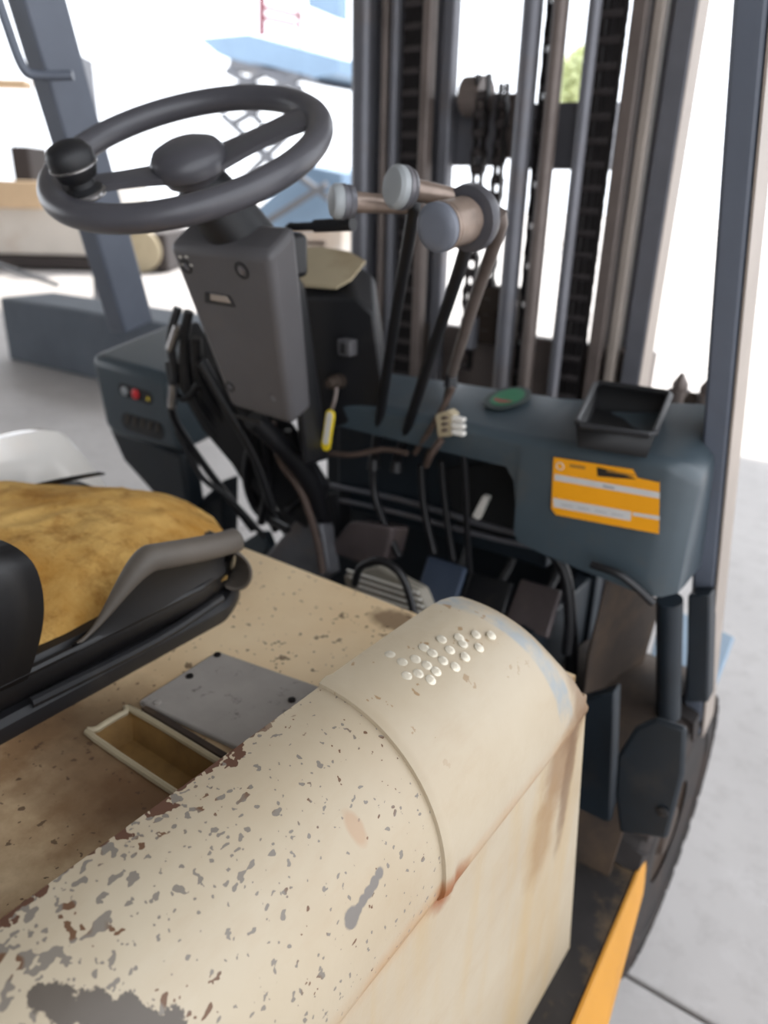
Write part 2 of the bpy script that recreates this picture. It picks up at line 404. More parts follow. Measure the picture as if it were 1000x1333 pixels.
def cowl(par, mir, mr, mf):
    g = MB(); rings = []
    for y in (-.35, -.1, .05, .15, .25, .32, SEAM):
        rings.append([V((x, y, z)) for x, z in cowl_sec(y)])
    g.loft(rings)
    if mir: g.v = [(mir-x, y+.06, z) for x, y, z in g.v]
    rear = g.make('shell', mr, par, ang=35)
    g = MB(); rings = []
    ys_ = [(SEAM-.012, 1, .0035), (SEAM-.008, 1, .0052), (SEAM-.003, 1, .0055), (SEAM+.004, 1, .0035)] + [(SEAM+.004+.146*k/8, 1-.02*(k/8)**2, .0035) for k in range(1, 9)] + \
          [(.567, .965, .0035), (.583, .93, .0035), (.597, .87, .0035), (.608, .78, .0035), (.614, .66, .0035)]
    for y, f, off in ys_:
        sec = cowl_sec(y, off=off)
        if f < 1: sec = shrink(sec, f)
        # nose slants: the lower the point, the further forward it ends
        t = max(0, (y-.45)/.164)
        rings.append([V((x + (0 if z > .9 else 0), y+t*max(0, (1.03-z))*.47, z)) for x, z in sec])
    g.loft(rings)
    if mir: g.v = [(mir-x, y+.06, z) for x, y, z in g.v]
    cov = g.make('nose_cover', mf, par, ang=35)
    if not mir: cov['label'] = 'overlapping cream nose cover with raised dots'
    return rear, cov
cw = bpy.data.objects.new('side_cowl', None); C.objects.link(cw); put(cw, fk); cw.location = V((-.27, .4, .9))-wloc(fk)
cw['label'] = 'chipped cream right cowl beside the hood'
cowl(cw, None, 'cowl_rear', 'cowl_front')
def yfront(z): return .690+(.9-z)*.20
flank(-.35, yfront, 0, 'side_panel', 'cowl_front', cw)
# dots pressed into the nose cover
dots = [(640, 827), (620, 826), (603, 838), (624, 843), (606, 855), (586, 846), (593, 868), (577, 860), (598, 830), (563, 850), (568, 874), (556, 866), (561, 885), (545, 877),
        (530, 880), (541, 858), (524, 862), (508, 852), (575, 832), (552, 843)]
for q in dots:
    p = cowl_hit(*q)
    if p is None: continue
    nr = V(((p.x+.335)/.1285**2, 0, (p.z-.893)/.1405**2)).normalized()
    MB().lathe(p, nr, [(-.002, .0052), (.0001, .0050), (.0006, .0036), (.0008, .0015)], 14).make('raised_dot', paint('dot_metal_glint', col(216, 206, 186), .22, .25, .2, 60) if 'dm' not in globals() else dm, cw)  # pale dot colour includes the glints of the metal
    dm = bpy.data.materials['dot_metal_glint']
cl = bpy.data.objects.new('side_cowl', None); C.objects.link(cl); put(cl, fk); cl.location = V((-1.4, .4, .9))-wloc(fk)
cl['label'] = 'left cowl behind the seat, painted white for its sky reflection'
MIR = -1.47
glossy = paint('cream_sky_sheen', col(236, 232, 226), .12, 0, .05, 9, spec=1.0)  # white base colour stands for the sky reflected in the cream cowl
cowl(cl, MIR, glossy, glossy)
flank(-.35, yfront, 0, 'side_panel', glossy, cl, mir=MIR)

# seat -------------------------------------------------------------
st = bpy.data.objects.new('seat', None); C.objects.link(st); put(st, fk); st.location = V((-.86, .3, .9))-wloc(fk)
sx0, sx1 = -1.10, -.637
def bulge(g):
    def f(p):
        x, y, z = p; u = min(1, max(0, (x-sx0)/(sx1-sx0)))
        return (x, y+.15*max(0, (y-.2)/.37)*math.sin(math.pi*u), z)
    g.v = [f(p) for p in g.v]; return g
def rrect(x0, x1, y0, y1, z, r, n=5):
    out = []
    for cx, cy, a0 in ((x1-r, y1-r, 0), (x0+r, y1-r, 90), (x0+r, y0+r, 180), (x1-r, y0+r, 270)):
        for k in range(n+1):
            a = math.radians(a0+90*k/n); out.append(V((cx+r*math.cos(a), cy+r*math.sin(a), z)))
    return out
g = MB(); g.loft([rrect(sx0, sx1+.004, -.12, .575, .90, .03), rrect(sx0, sx1+.006, -.12, .58, .906, .03), rrect(sx0, sx1+.006, -.12, .58, .918, .03), rrect(sx0, sx1, -.12, .575, .924, .03)])
bulge(g).make('seat_pan', 'black', st)
g = MB(); g.loft([rrect(sx0+.01, sx1-.014, -.11, .56, .92, .05), rrect(sx0, sx1-.002, -.12, .572, .935, .055), rrect(sx0, sx1, -.12, .572, .955, .055), rrect(sx0+.005, sx1-.008, -.11, .565, .968, .05),
                  rrect(sx0+.03, sx1-.03, -.08, .54, .969, .05)])
bulge(g).make('cushion_base', 'vinyl', st)
g = MB(); g.tube(rrect(sx0, sx1, -.12, .574, .960, .055), .005, 8, True); bulge(g).make('piping', 'vinyl', st)
g = MB(); g.tube([(sx1+.001, .30, .926), (sx1+.004, .45, .925), (sx1-.004, .555, .93)], .006, 8, smooth=4); g.make('piping', 'black', st)
# foam
g = MB(); nx, ny = 70, 80; vs = []
for j in range(ny+1):
    for i in range(nx+1):
        u, v_ = i/nx, j/ny
        x = sx0+.006+(sx1-sx0-.020)*u; y = .05+.512*v_
        e = min(u, 1-u)*8; e2 = (1-v_)*6
        h = (1-math.exp(-e*1.3))*(1-math.exp(-e2*1.4))
        z = .960+.068*h+.007*noise.fractal(V((x*9, y*9, 1)), .9, 2, 4)+.008*noise.noise(V((x*7, y*7, 4)))-.03*max(0, v_-.75)*2
        z -= .006*abs(noise.noise(V((x*22, y*22, 9))))
        vs.append((x, y, z))
fs = [(j*(nx+1)+i, j*(nx+1)+i+1, (j+1)*(nx+1)+i+1, (j+1)*(nx+1)+i) for j in range(ny) for i in range(nx)]
g.add(vs, fs); fm = bulge(g).make('foam', 'foam', st, ang=180); fm['label'] = 'exposed yellow-brown foam'
# cover piece at the rear, torn edge toward the front
def sheet(name, mat, fn, nu, nv_, par, th=.003, label=None):
    g = MB(); vs = [fn(i/nu, j/nv_) for j in range(nv_+1) for i in range(nu+1)]
    fs = [(j*(nu+1)+i, j*(nu+1)+i+1, (j+1)*(nu+1)+i+1, (j+1)*(nu+1)+i) for j in range(nv_) for i in range(nu)]
    g.add(vs, fs); o = g.make(name, mat, par, ang=180)
    s_ = o.modifiers.new('thickness', 'SOLIDIFY'); s_.thickness = th; s_.offset = 0
    if label: o['label'] = label
    return o
def rear_cover(u, v_):
    # u: from right bottom up and over to the left; v: rearwards
    a = u
    if a < .3: x = sx1+.002+.004*math.sin(a*10); z = .955+(.115-.005)*(a/.3)
    elif a < .5:
        th = (a-.3)/.2*math.pi/2; x = sx1-.036+.036*math.cos(th)+.002; z = 1.065+.030*math.sin(th)
    else: x = sx1-.036-(a-.5)/.5*.40; z = 1.095-.11*(a-.5)
    edge = .300+.028*math.sin(min(1, a/.5)*math.pi)-.10*max(0, a-.45)
    y = edge-v_*(.45)
    return V((x, y, z+.02*v_))
sheet('torn_cover', 'vinyl', rear_cover, 48, 12, st, .004, 'black vinyl cover torn back at the rear')
def flap(u, v_):
    y = .352+(.570-.352)*u
    s_ = min(1, max(0, u/.40)); s_ = s_*s_*(3-2*s_)
    top = .972+.066*s_-.030*max(0, u-.4)/.6
    k = min(1, v_/.7); x = sx1+.004-.010*math.sin(k*math.pi)*.6+.006*k; z = .958+(top-.958)*k
    if v_ > .7 and u > .0:
        r = .0135*max(.05, s_); a = (v_-.7)/.3*math.pi*1.55
        x = x+r-r*math.cos(a)+0; z = top+r*math.sin(a)
    return V((x-.012*(u**6), y, z))
sheet('torn_flap', 'vinyl', flap, 60, 44, st, .0025, 'curled black vinyl flap on the right side').data.materials.append(M['vinyl_back'])
for o in st.children:
    if o.get('label', '').startswith('curled'):
        for k, p in enumerate(o.data.polygons): p.material_index = 1 if k//60 >= 32 else 0
def far_flap(u, v_):
    y = .40+.27*u; return V((-1.03+.015*v_, y-.02*v_, .968+.010*math.sin(u*3)+.018*v_*(1-u*.4)))
sheet('torn_flap', 'vinyl', far_flap, 20, 6, st, .003, 'torn vinyl edge on the far side')
# curled corner at the front
def curl(u, v_):
    a = math.radians(-120+250*v_); r = .022
    o_ = V((-.655, .585, .955)); return o_+V((.0, 0, 0))+V((r*math.cos(a)*.9+.03*u*0, r*math.cos(a)*.5, r*math.sin(a)*1.2))+V((-.03, .012, 0))*(u*1.5-.4)
sheet('torn_flap', 'vinyl_back', curl, 8, 20, st, .003, 'brown curl of vinyl backing at the front corner')

# steering column -------------------------------------------------
sc = bpy.data.objects.new('steering_column', None); C.objects.link(sc); put(sc, fk); sc.location = V((-.82, .8, 1.1))-wloc(fk)
tl, tr, bl, br = P(217, 318, Y=.715), P(352, 332, Y=.715), P(300, 530, Y=.82), P(380, 556, Y=.82)
bk = V((-.005, .055, .035)); bk2 = V((0, .05, .02))
g = MB(); g.loft([[tl, tr, tr+bk, tl+bk*.95], [tl.lerp(bl, .5), tr.lerp(br, .5), tr.lerp(br, .5)+bk, tl.lerp(bl, .5)+bk], [bl, br, br+bk2, bl+bk2]])
cc = g.make('column_cover', 'grey_plastic', sc, .012, 3)
def on_cover(px, py):
    nn = (tr-tl).cross(bl-tl).normalized()
    if nn.y > 0: nn = -nn
    return PP(px, py, tl, nn), nn
for q, r in (((238, 343), .0), ((243, 347), .010), ((315, 352), .012), ((300, 503), .009), ((357, 518), .011)):
    if r:
        p, nn = on_cover(*q); MB().lathe(p+nn*.0005, nn, [(-.004, r), (.0008, r), (.0012, r*.8), (-.003, r*.7)], 18).make('screw_recess', 'black', cc)
        MB().lathe(p+nn*.0, nn, [(0, r*.45), (.002, r*.45), (.0025, r*.3)], 12).make('screw', 'steel', cc)
p, nn = on_cover(285, 390)
ux = (tr-tl).normalized(); uy = nn.cross(ux)
MB().prism([p+ux*a+uy*b+nn*.0006 for a, b in ((-.03, -.007), (.03, -.007), (.026, .009), (-.022, .009))], nn*.0015).make('slot', 'black', cc)
MB().prism([p+ux*a+uy*b+nn*.002 for a, b in ((-.015, -.001), (.026, -.001), (.022, .009), (-.01, .009))], nn*.0015).make('slot_lip', 'rail_light', cc, .001)
p, nn = on_cover(323, 545)
MB().prism([p+ux*a+uy*b+nn*.0006 for a, b in ((-.03, -.004), (.03, -.004), (.03, .004), (-.03, .004))], nn*.001).make('slot', 'black', cc)
for k, q in enumerate(((232, 334), (240, 334), (234, 344), (246, 345))):
    p, nn = on_cover(q[0]+3, q[1]); MB().prism([p+ux*a+uy*b+nn*.0006 for a, b in ((-.003, -.0015), (.003, -.0015), (.003, .0015), (-.003, .0015))], nn*.0004).make('printed_mark', 'white', cc)
# wheel geometry
wc = V((-.82, .703, 1.4375)); wn = V((math.sin(.102), -math.sin(.444)*math.cos(.102), math.cos(.444)*math.cos(.102))).normalized()
boss = (tl+tr)/2+V((.004, .062, .0))
ct = wc-wn*.035
g = MB(); g.lathe(ct, (boss-ct), [(0, .030), (.012, .036), (.04, .039), (.07, .041), ((boss-ct).length+.01, .041)], 28); g.make('column_boss', 'black', sc)
p = P(352, 330, Y=.80)
MB().box((p.x-.01, .76, p.z-.03), (p.x+.045, .83, p.z+.028)).make('switch_housing', 'black', sc, .008)
a_, b_, c_ = P(372, 335, Y=.82), P(374, 296, Y=.82), P(458, 292, Y=.82)
MB().tube([a_, a_.lerp(b_, .8), b_+V((.006, 0, .001)), c_.lerp(b_, .8), c_], .0055, 10, smooth=5).make('direction_lever', 'black', sc)
MB().tube([b_.lerp(c_, .45), c_+V((.002, 0, 0))], .0085, 12).make('lever_grip', 'black', sc)
# right side cover of column and lower shaft
g = MB(); q1, q2, q3, q4 = P(372, 345, Y=.86), P(398, 372, Y=.92), P(430, 600, Y=.98), P(398, 610, Y=.90)
g.prism([q1, q2, q3, q4], (-.05, .04, .01)); g.make('shaft_cover', 'black', sc, .01)
MB().tube([P(330, 545, Y=.86), P(400, 620, Y=.98), P(425, 700, Y=1.08)], .018, 14, smooth=4).make('column_shaft', 'hose', sc)

# steering wheel ---------------------------------------------------
sw = bpy.data.objects.new('steering_wheel', None); C.objects.link(sw); put(sw, fk); sw.location = wc-wloc(fk)
MB().torus(wc, wn, .171, .0165, 96, 18).make('wheel_rim', 'rimrubber', sw)
MB().lathe(wc-wn*.035, wn, [(0, .036), (.008, .040), (.012, .043), (.014, .049), (.018, .050), (.030, .049), (.040, .042), (.046, .028), (.048, .01)], 32).make('horn_pad', 'rimrubber', sw)
for q in ((83, 246), (408, 150), ):
    e = PP(q[0], q[1], wc, wn); dr = (e-wc).normalized(); sd = wn.cross(dr)
    rr = []
    for k in range(9):
        t = k/8; rad = .035+(.166-.035)*t; wd = (.030 if q[0] < 200 else .036)-.008*math.sin(t*math.pi); dp = -.018*(1-t)**1.3; th = .007
        o_ = wc+dr*rad+wn*dp; rr.append([o_+sd*wd*a+wn*th*b for a, b in ((1, -.5), (1, .5), (.5, 1), (-.5, 1), (-1, .5), (-1, -.5), (-.5, -1), (.5, -1))])
    MB().loft(rr).make('spoke', 'rimrubber', sw)
kp = PP(112, 252, wc, wn)
MB().lathe(kp, wn, [(-.004, .020), (.006, .022), (.01, .016), (.016, .015), (.02, .022), (.032, .027), (.048, .027), (.056, .021), (.060, .01)], 26).make('spinner_knob', 'black', sw)
MB().torus(kp, wn, .021, .004, 30, 8).make('knob_clamp', 'chrome', sw)
MB().torus(kp+wn*.034, wn, .0265, .0018, 30, 8).make('knob_ring', 'chrome', sw)

# display housing ---------------------------------------------------
ds = bpy.data.objects.new('display_housing', None); C.objects.link(ds); put(ds, fk); ds.location = V((-.88, 1.05, 1.2))-wloc(fk)
f4 = [P(372, 385, Y=1.0), P(462, 388, Y=1.0), P(488, 408, Y=1.01), P(505, 545, Y=1.03), P(415, 560, Y=1.02), P(380, 470, Y=1.0)]
t4 = [P(378, 330, Y=1.10), P(445, 326, Y=1.10), P(488, 360, Y=1.11), P(512, 520, Y=1.14), P(415, 560, Y=1.13), P(380, 470, Y=1.10)]
g = MB(); g.hexa(f4, t4); g.make('housing', 'black', ds, .008, 3)
cr = [P(374, 379, Y=1.0), P(440, 384, Y=1.0), P(460, 372, Y=1.02), P(478, 350, Y=1.09), P(455, 337, Y=1.10), P(420, 331, Y=1.10), P(378, 332, Y=1.09)]
MB().prism([q+V((0, -.004, .008)) for q in cr], (0, .002, .006)).make('display_top', 'cream', ds, .003)
p = P(452, 452, Y=.998)
MB().box((p.x-.014, .988, p.z-.014), (p.x+.014, 1.01, p.z+.014)).make('rocker_switch', 'grey_plastic', ds, .003)
MB().box((p.x-.005, .984, p.z-.009), (p.x+.008, .99, p.z+.009)).make('rocker', 'black', ds, .002)
p = P(438, 497, Y=1.0)
MB().lathe(p, (.2, -1, .1), [(-.02, .013), (.008, .013), (.01, .010), (.012, .010), (.026, .009), (.03, .006)], 20).make('key_switch', 'grime', ds)
kt = thing('key_tag', 'yellow-edged white key tag hanging from the ignition switch', 'key tag', tuple(P(427, 560, Y=.95)))
a_, b_ = P(431, 540, Y=.955), P(425, 580, Y=.955)
def capsule(a, b, r, th, nr):
    a, b = V(a), V(b); d = (a-b).normalized(); s_ = nr.cross(d).normalized(); out = []
    for k in range(11): an = math.pi*k/10; out.append(a+s_*r*math.cos(an)+d*r*math.sin(an))
    for k in range(11): an = math.pi+math.pi*k/10; out.append(b+s_*r*math.cos(an)+d*r*math.sin(an))
    return MB().prism(out, nr*th)
capsule(a_, b_, .0095, .003, V((0, -1, 0))).make('tag_body', 'tagyellow', kt, .001)
capsule(a_.lerp(b_, .0)+V((0, -.0032, 0)), b_.lerp(a_, .15)+V((0, -.0032, 0)), .0058, .001, V((0, -1, 0))).make('tag_insert', 'white', kt)
MB().tube([P(438, 505, Y=.965), P(436, 520, Y=.955), P(432, 532, Y=.953)], .0035, 8, smooth=3).make('key_blade', 'steel_brown', kt)

# hydraulic levers --------------------------------------------------
lv = [((434, 262), (462, 263), 'knob', .020, .0125, (538, 268), (537, 285), (512, 430), (487, 597), 'hose'),
      ((512, 243), (535, 246), 'knob', .0235, .0125, (618, 262), (606, 325), (562, 460), (517, 600), 'hose'),
      ((566, 297), (605, 286), 'knob_dark', .0265, .023, (634, 279), (652, 290), (618, 390), (588, 488), 'steel_brown')]
for k, (c1, c2, km, r1, r2, e, r_a, r_b, r_c, rm) in enumerate(lv):
    L = bpy.data.objects.new('hydraulic_lever', None); C.objects.link(L); put(L, fk)
    y0 = .80; a = P(*c1, Y=y0-(.05 if k < 2 else .055)); b = P(*c2, Y=y0-(.028 if k < 2 else 0)); c_ = P(*e, Y=y0+.03)
    L.location = P(*r_c, Y=1.08)-wloc(fk)
    ax = (b-a).normalized(); ln = (b-a).length
    MB().lathe(a, ax, [(-.003, r1*.55), (-.002, r1*.85), (.002, r1), (.009, r1), (.010, r1*.96)], 28).make('end_cap', km, L)
    MB().lathe(a+ax*.010, ax, [(0, r1*1.02), (.004, r1*1.02), (.005, r1*.93), (.007, r1*.93), (.008, r1*.98), (ln-.012, r1*.98 if k == 2 else r1*.9)], 28).make('cap_collar', 'steel' if k < 2 else 'sleeve', L)
    MB().lathe(b-ax*.006, (c_-b), [(0, r2), (.004, r2), ((c_-b).length*.9, r2*.8), ((c_-b).length+.012, r2*.7)], 24).make('grip', 'sleeve', L)
    if k == 2: MB().lathe(b+ax*.002, ax, [(0, .020), (.002, .036), (.012, .0375), (.020, .034), (.026, .018)], 28).make('grip_flange', 'rimrubber', L)
    rp = [P(*r_a, Y=y0+.03), P(*r_b, Y=.94), P(*r_c, Y=1.07)]
    MB().tube([c_]+rp, .0084 if k < 2 else .0085, 12, smooth=4).make('rod', rm, L)
    if k == 2: MB().tube([P(588, 488, Y=1.07), P(575, 545, Y=1.075), P(556, 598, Y=1.08)], .006, 10, smooth=3).make('rod_end', 'grime', L)
    MB().lathe(rp[2], (0, .1, 1), [(-.02, .012), (0, .010), (.012, .008)], 12).make('boot', 'black', L)

# dash beam -------------------------------------------------------------
db = bpy.data.objects.new('dash', None); C.objects.link(db); put(db, fk); db.location = V((-.5, 1.1, 1.05))-wloc(fk)
def dash_ring(x, zb, yf=1.02, zt=1.062, ztb=1.115, yb=1.20, r=.018, n=5):
    out = [V((x, yb, zb)), V((x, yf+.006, zb))]
    # rounded rear-top edge
    for k in range(n+1):
        a = math.pi-(math.pi/2)*k/n*.9
        out.append(V((x, yf+r+r*math.cos(a), zt-r+r*math.sin(a))))
    out.append(V((x, yb-.004, ztb))); out.append(V((x, yb, ztb-.006)))
    return out
# slim beam on the left, deep box at right
rings = [dash_ring(x, 1.005, ztb=1.070+(x+.9)*.03) for x in (-.92, -.8, -.7, -.6, -.53, -.50)]
rings += [dash_ring(-.485, .985, ztb=1.083), dash_ring(-.478, .95, ztb=1.084), dash_ring(-.476, .90, ztb=1.084), dash_ring(-.468, .885, ztb=1.085)]
rings += [dash_ring(x, .880-(x+.46)*.10, zt=1.064+(x+.46)*.05, ztb=1.087+(x+.46)*.13) for x in (-.42, -.36, -.30, -.262)]
zb = .862
rings.append([V((-.236, p.y if p.y > 1.1 else p.y+.006, p.z)) for p in dash_ring(-.236, zb, zt=1.068, ztb=1.115, r=.022)])
rings.append([V((-.218, p.y+(.022 if p.y < 1.1 else -.01), p.z-(.012 if p.z > 1.0 else -.006))) for p in dash_ring(-.218, zb, zt=1.066, ztb=1.115, r=.022)])
rings.append([V((-.214, p.y+(.04 if p.y < 1.1 else -.02), p.z-(.024 if p.z > 1.0 else -.012))) for p in dash_ring(-.21, zb, zt=1.066, ztb=1.115, r=.022)])
g = MB(); g.loft(rings); g.make('dash_shell', 'teal', db, ang=35)
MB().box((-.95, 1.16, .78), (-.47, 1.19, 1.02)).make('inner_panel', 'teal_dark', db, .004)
g = MB(); q = [P(577, 608, Y=1.155), P(668, 600, Y=1.155), P(684, 610, Y=1.155), P(684, 700, Y=1.155), P(600, 695, Y=1.155)]
MB().prism(q, (0, -.004, 0)).make('opening_shade', paint('opening_shade_dark', col(14, 16, 18), .8), db)  # dark plate painting the shade inside the dash opening
# sticker
yst = 1.0185
def SP(px, py, d=0): return P(px, py, Y=yst-d)
def prnt(name, pts, mat, par, d, th=.0003):
    return MB().prism([SP(a, b, d) for a, b in pts], (0, -th, 0)).make(name, mat, par)
so = prnt('sticker', [(721, 595), (824, 611), (830, 622), (858, 628), (859, 626), (858, 695), (724, 670), (718, 662)], 'orange', db, .0002, .0006)
so['label'] = 'torn orange sticker with white bands'
prnt('white_band', [(722, 617), (859, 641), (859, 649), (722, 625)], 'stickwhite', so, .001)
prnt('white_band', [(720, 648), (822, 666), (821, 678), (721, 660)], 'stickwhite', so, .001)
prnt('white_band', [(824, 667), (859, 672), (859, 677), (824, 671)], 'stickwhite', so, .001)
prnt('black_mark', [(777, 608), (800, 613), (822, 621), (829, 624), (800, 622), (778, 620)], 'ink', so, .001)
prnt('printed_line', [(742, 604), (762, 607), (762, 611), (742, 608)], 'ink_soft', so, .001)
prnt('printed_line', [(790, 612), (826, 618), (826, 620), (790, 614)], 'ink_soft', so, .0014)
prnt('printed_line', [(785, 631), (800, 634), (800, 637), (785, 634)], 'ink_grey', so, .0014)
for a_ in range(4): prnt('printed_line', [(730+a_*22, 656+a_*4), (746+a_*22, 659+a_*4), (746+a_*22, 660+a_*4), (730+a_*22, 657+a_*4)], 'ink_grey', so, .0014)
c0 = SP(729, 607, .001); MB().torus(c0, (0, 1, 0), .0055, .0009, 20, 6).make('printed_ring', 'stickwhite', so)
# badge on the beam
topn = V((0, -.13, 1)).normalized(); p0 = V((-.5, 1.1, 1.071))
bc = PP(661, 522, p0, topn); 
def disc(c, n_, rx, ry, th, name, mat, par, arc=(0, 360)):
    u = V((1, 0, 0)); v = n_.cross(u); out = []
    full = arc[1]-arc[0] >= 360
    N = 32
    for k in range(N if full else N+1):
        a = math.radians(arc[0]+(arc[1]-arc[0])*k/N); out.append(c+u*rx*math.cos(a)+v*ry*math.sin(a))
    return MB().prism(out, n_*th).make(name, mat, par)
bd = disc(bc+topn*.004, topn, .034, .056, .003, 'oval_badge', 'badge', db)
disc(bc+topn*.0072, topn, .024, .042, .0008, 'green_disc', 'green', bd)
disc(bc+topn*.0082-V((0, .012, .002)), topn, .017, .018, .0006, 'red_arc', paint('badge_red', col(140, 60, 52), .4), bd, (190, 350))
# open bin on the beam
bn = bpy.data.objects.new('storage_bin', None); C.objects.link(bn); put(bn, db); 
g = MB()
zs_ = 1.078
bb = [P(752, 582, Z=zs_-.004), P(842, 596, Z=zs_-.004), P(862, 548, Z=zs_+.008), P(775, 534, Z=zs_+.008)]
cen = sum(bb, V())/4
bt = [V((p.x+(p.x-cen.x)*.10, p.y+(p.y-cen.y)*.10, z_)) for p, z_ in zip(bb, (1.108, 1.108, 1.128, 1.128))]
g.hexa(bb, bt); g.f = g.f[:1]+g.f[2:]
bin_m = paint('bin_black', col(13, 13, 16), .6)
o = g.make('bin_body', bin_m, db); s_ = o.modifiers.new('thickness', 'SOLIDIFY'); s_.thickness = .004
C.objects.unlink(bn); bpy.data.objects.remove(bn)
MB().tube([q.lerp(w_, f) for q, w_ in zip(bt, bt[1:]+bt[:1]) for f in (.06, .94)], .005, 8, True).make('bin_rim', 'black', db)
# left dash box
LY = 1.03
lb = bpy.data.objects.new('dash_box', None); C.objects.link(lb); put(lb, fk); lb.location = V((-1.42, 1.05, .85))-wloc(fk)
q = [P(116, 462, Y=LY), P(218, 492, Y=LY), P(236, 592, Y=LY), P(150, 570, Y=LY), P(136, 556, Y=LY)]
bkv = [P(128, 440, Y=1.20), P(238, 418, Y=1.20)]
bx = [V((p.x, 1.24, p.z+.03)) for p in q]
bx[0] = V((q[0].x, 1.26, q[0].z+.045)); bx[1] = V((q[1].x, 1.26, q[1].z+.045)); 
MB().hexa(q, bx).make('box_shell', 'teal', lb, .020, 4)
q2 = [P(140, 556, Y=LY+.004), P(236, 592, Y=LY+.004), P(247, 668, Y=LY+.004), P(205, 650, Y=LY+.004), P(160, 600, Y=LY+.004)]
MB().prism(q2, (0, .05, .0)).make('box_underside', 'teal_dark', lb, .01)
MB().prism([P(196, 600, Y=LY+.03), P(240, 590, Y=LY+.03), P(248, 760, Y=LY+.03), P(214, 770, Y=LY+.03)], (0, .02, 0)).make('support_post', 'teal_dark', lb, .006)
def LP(px, py, d=0): return P(px, py, Y=LY-d)
def pill(p0_, p1_, rv, name, mat, par, d, th=.001):
    a, b = LP(*p0_, d), LP(*p1_, d); capsule(a, b, rv, th, V((0, -1, 0))).make(name, mat, par)
pill((160, 507), (193, 518), .015, 'button_recess', 'black', lb, .0003)
for q_, mt, r in (((163, 509), 'knob', .0105), ((177, 513), 'red', .0115)):
    MB().lathe(LP(*q_, .001), (0, -1, 0), [(0, r), (.004, r), (.006, r*.7)], 18).make('button', mt, lb)
pp = LP(193, 519, .001); MB().prism([pp+V((-.005, 0, -.004)), pp+V((.005, 0, -.004)), pp+V((0, 0, .006))], (0, -.002, 0)).make('warning_mark', 'tagyellow', lb)
pill((166, 549), (206, 561), .021, 'vent_recess', 'black', lb, .0003)
for k in range(5):
    pp = LP(166+k*10, 546+k*2.8, .001); MB().tube([pp+V((-.004, 0, -.010)), pp+V((.004, -.002, .010))], .0032, 6).make('vent_slat', 'vinyl_back', lb)

# overhead guard pillars ------------------------------------------------
def pillar(a, b, w_, d_, par, mat='guard', lip=0):
    a, b = V(a), V(b); b = b+(b-a)*.35; ax = (b-a).normalized(); u = V((1, 0, 0)); v = ax.cross(u).normalized()
    g = MB(); ring = lambda o_: [o_+u*w_/2*s1+v*d_/2*s2 for s1, s2 in ((-1, -1), (1, -1), (1, 1), (-1, 1))]
    g.hexa(ring(a), ring(b)); return g.make('guard_pillar', mat, par, .006, 2), a, b, u, v
og = bpy.data.objects.new('overhead_guard', None); C.objects.link(og); put(og, fk); og.location = V((XC, 1.2, 1.1))-wloc(fk)
pr, a, b, u, v = pillar((-.192, 1.29, .50), (-.240, .985, 1.585), .036, .062, og)
MB().hexa([a+u*.019+v*.031*s_+u*.003*t_ for s_, t_ in ((-1, 0), (-1, 1), (1, 1), (1, 0))], [b+u*.019+v*.031*s_+u*.003*t_ for s_, t_ in ((-1, 0), (-1, 1), (1, 1), (1, 0))]).make('pillar_lit_edge', 'rail_light', og)  # pale strip, the light on the pillar edge put into its colour
la, lb_ = P(172, 425, X=-1.50), P(48, 0, X=-1.46)
p2, a, b, u, v = pillar(la, lb_, .060, .085, og)
# grab handle
hh = [P(-15, -40, Y=.84), P(8, 30, Y=.85), P(30, 88, Y=.86), P(50, 98, Y=.88), P(95, 98, Y=.92)]
MB().tube(hh, .0085, 10, smooth=5).make('grab_handle', 'guard', og)

# mast --------------------------------------------------------------------
MY = 1.60
mt_ = bpy.data.objects.new('mast', None); C.objects.link(mt_); put(mt_, fk); mt_.location = V((-.88, MY, .2))-wloc(fk)
def rail(x0, x1, y0, y1, mat='steel', z0=.15, z1=2.35, bev=.004, name='mast_rail'):
    return MB().box((x0, y0, z0), (x1, y1, z1)).make(name, mat, mt_, bev)
rail(-1.275, -1.225, MY, MY+.055, 'steel', bev=.014)
rail(-1.188, -1.172, MY+.005, MY+.03, 'steel_brown'); rail(-1.158, -1.142, MY+.0, MY+.02, 'steel')
rail(-1.075, -1.052, MY+.0, MY+.03, 'steel_brown'); rail(-1.034, -1.006, MY+.02, MY+.05, 'steel')
rail(-1.265, -1.045, MY+.062, MY+.072, 'steel')
rail(-.612, -.582, MY, MY+.03, 'steel_brown'); rail(-.568, -.548, MY-.005, MY+.03, 'rail_light'); rail(-.64, -.535, MY+.09, MY+.11, 'steel')
rail(-.53, -.490, MY-.005, MY+.06, 'steel', bev=.003)
MB().box((-.4899, MY-.004, .15), (-.488, MY+.059, 2.35)).make('rail_lit_face', 'rail_light', mt_)  # thin pale skin, sky light on the rail side put into colour
MB().box((-.62, MY-.012, 1.585), (-.575, MY-.002, 1.70)).make('rail_sleeve', 'cream', mt_, .002) if False else None
for x, r, mat, y in ((-.7915, .020, 'steel', 1.56), (-.733, .0155, 'steel_brown', 1.56), (-.665, .0125, 'steel', 1.56)):
    MB().lathe((x, y, .3), (0, 0, 1), [(0, r), (2.0, r)], 18).make('hydraulic_tube', mat, mt_)
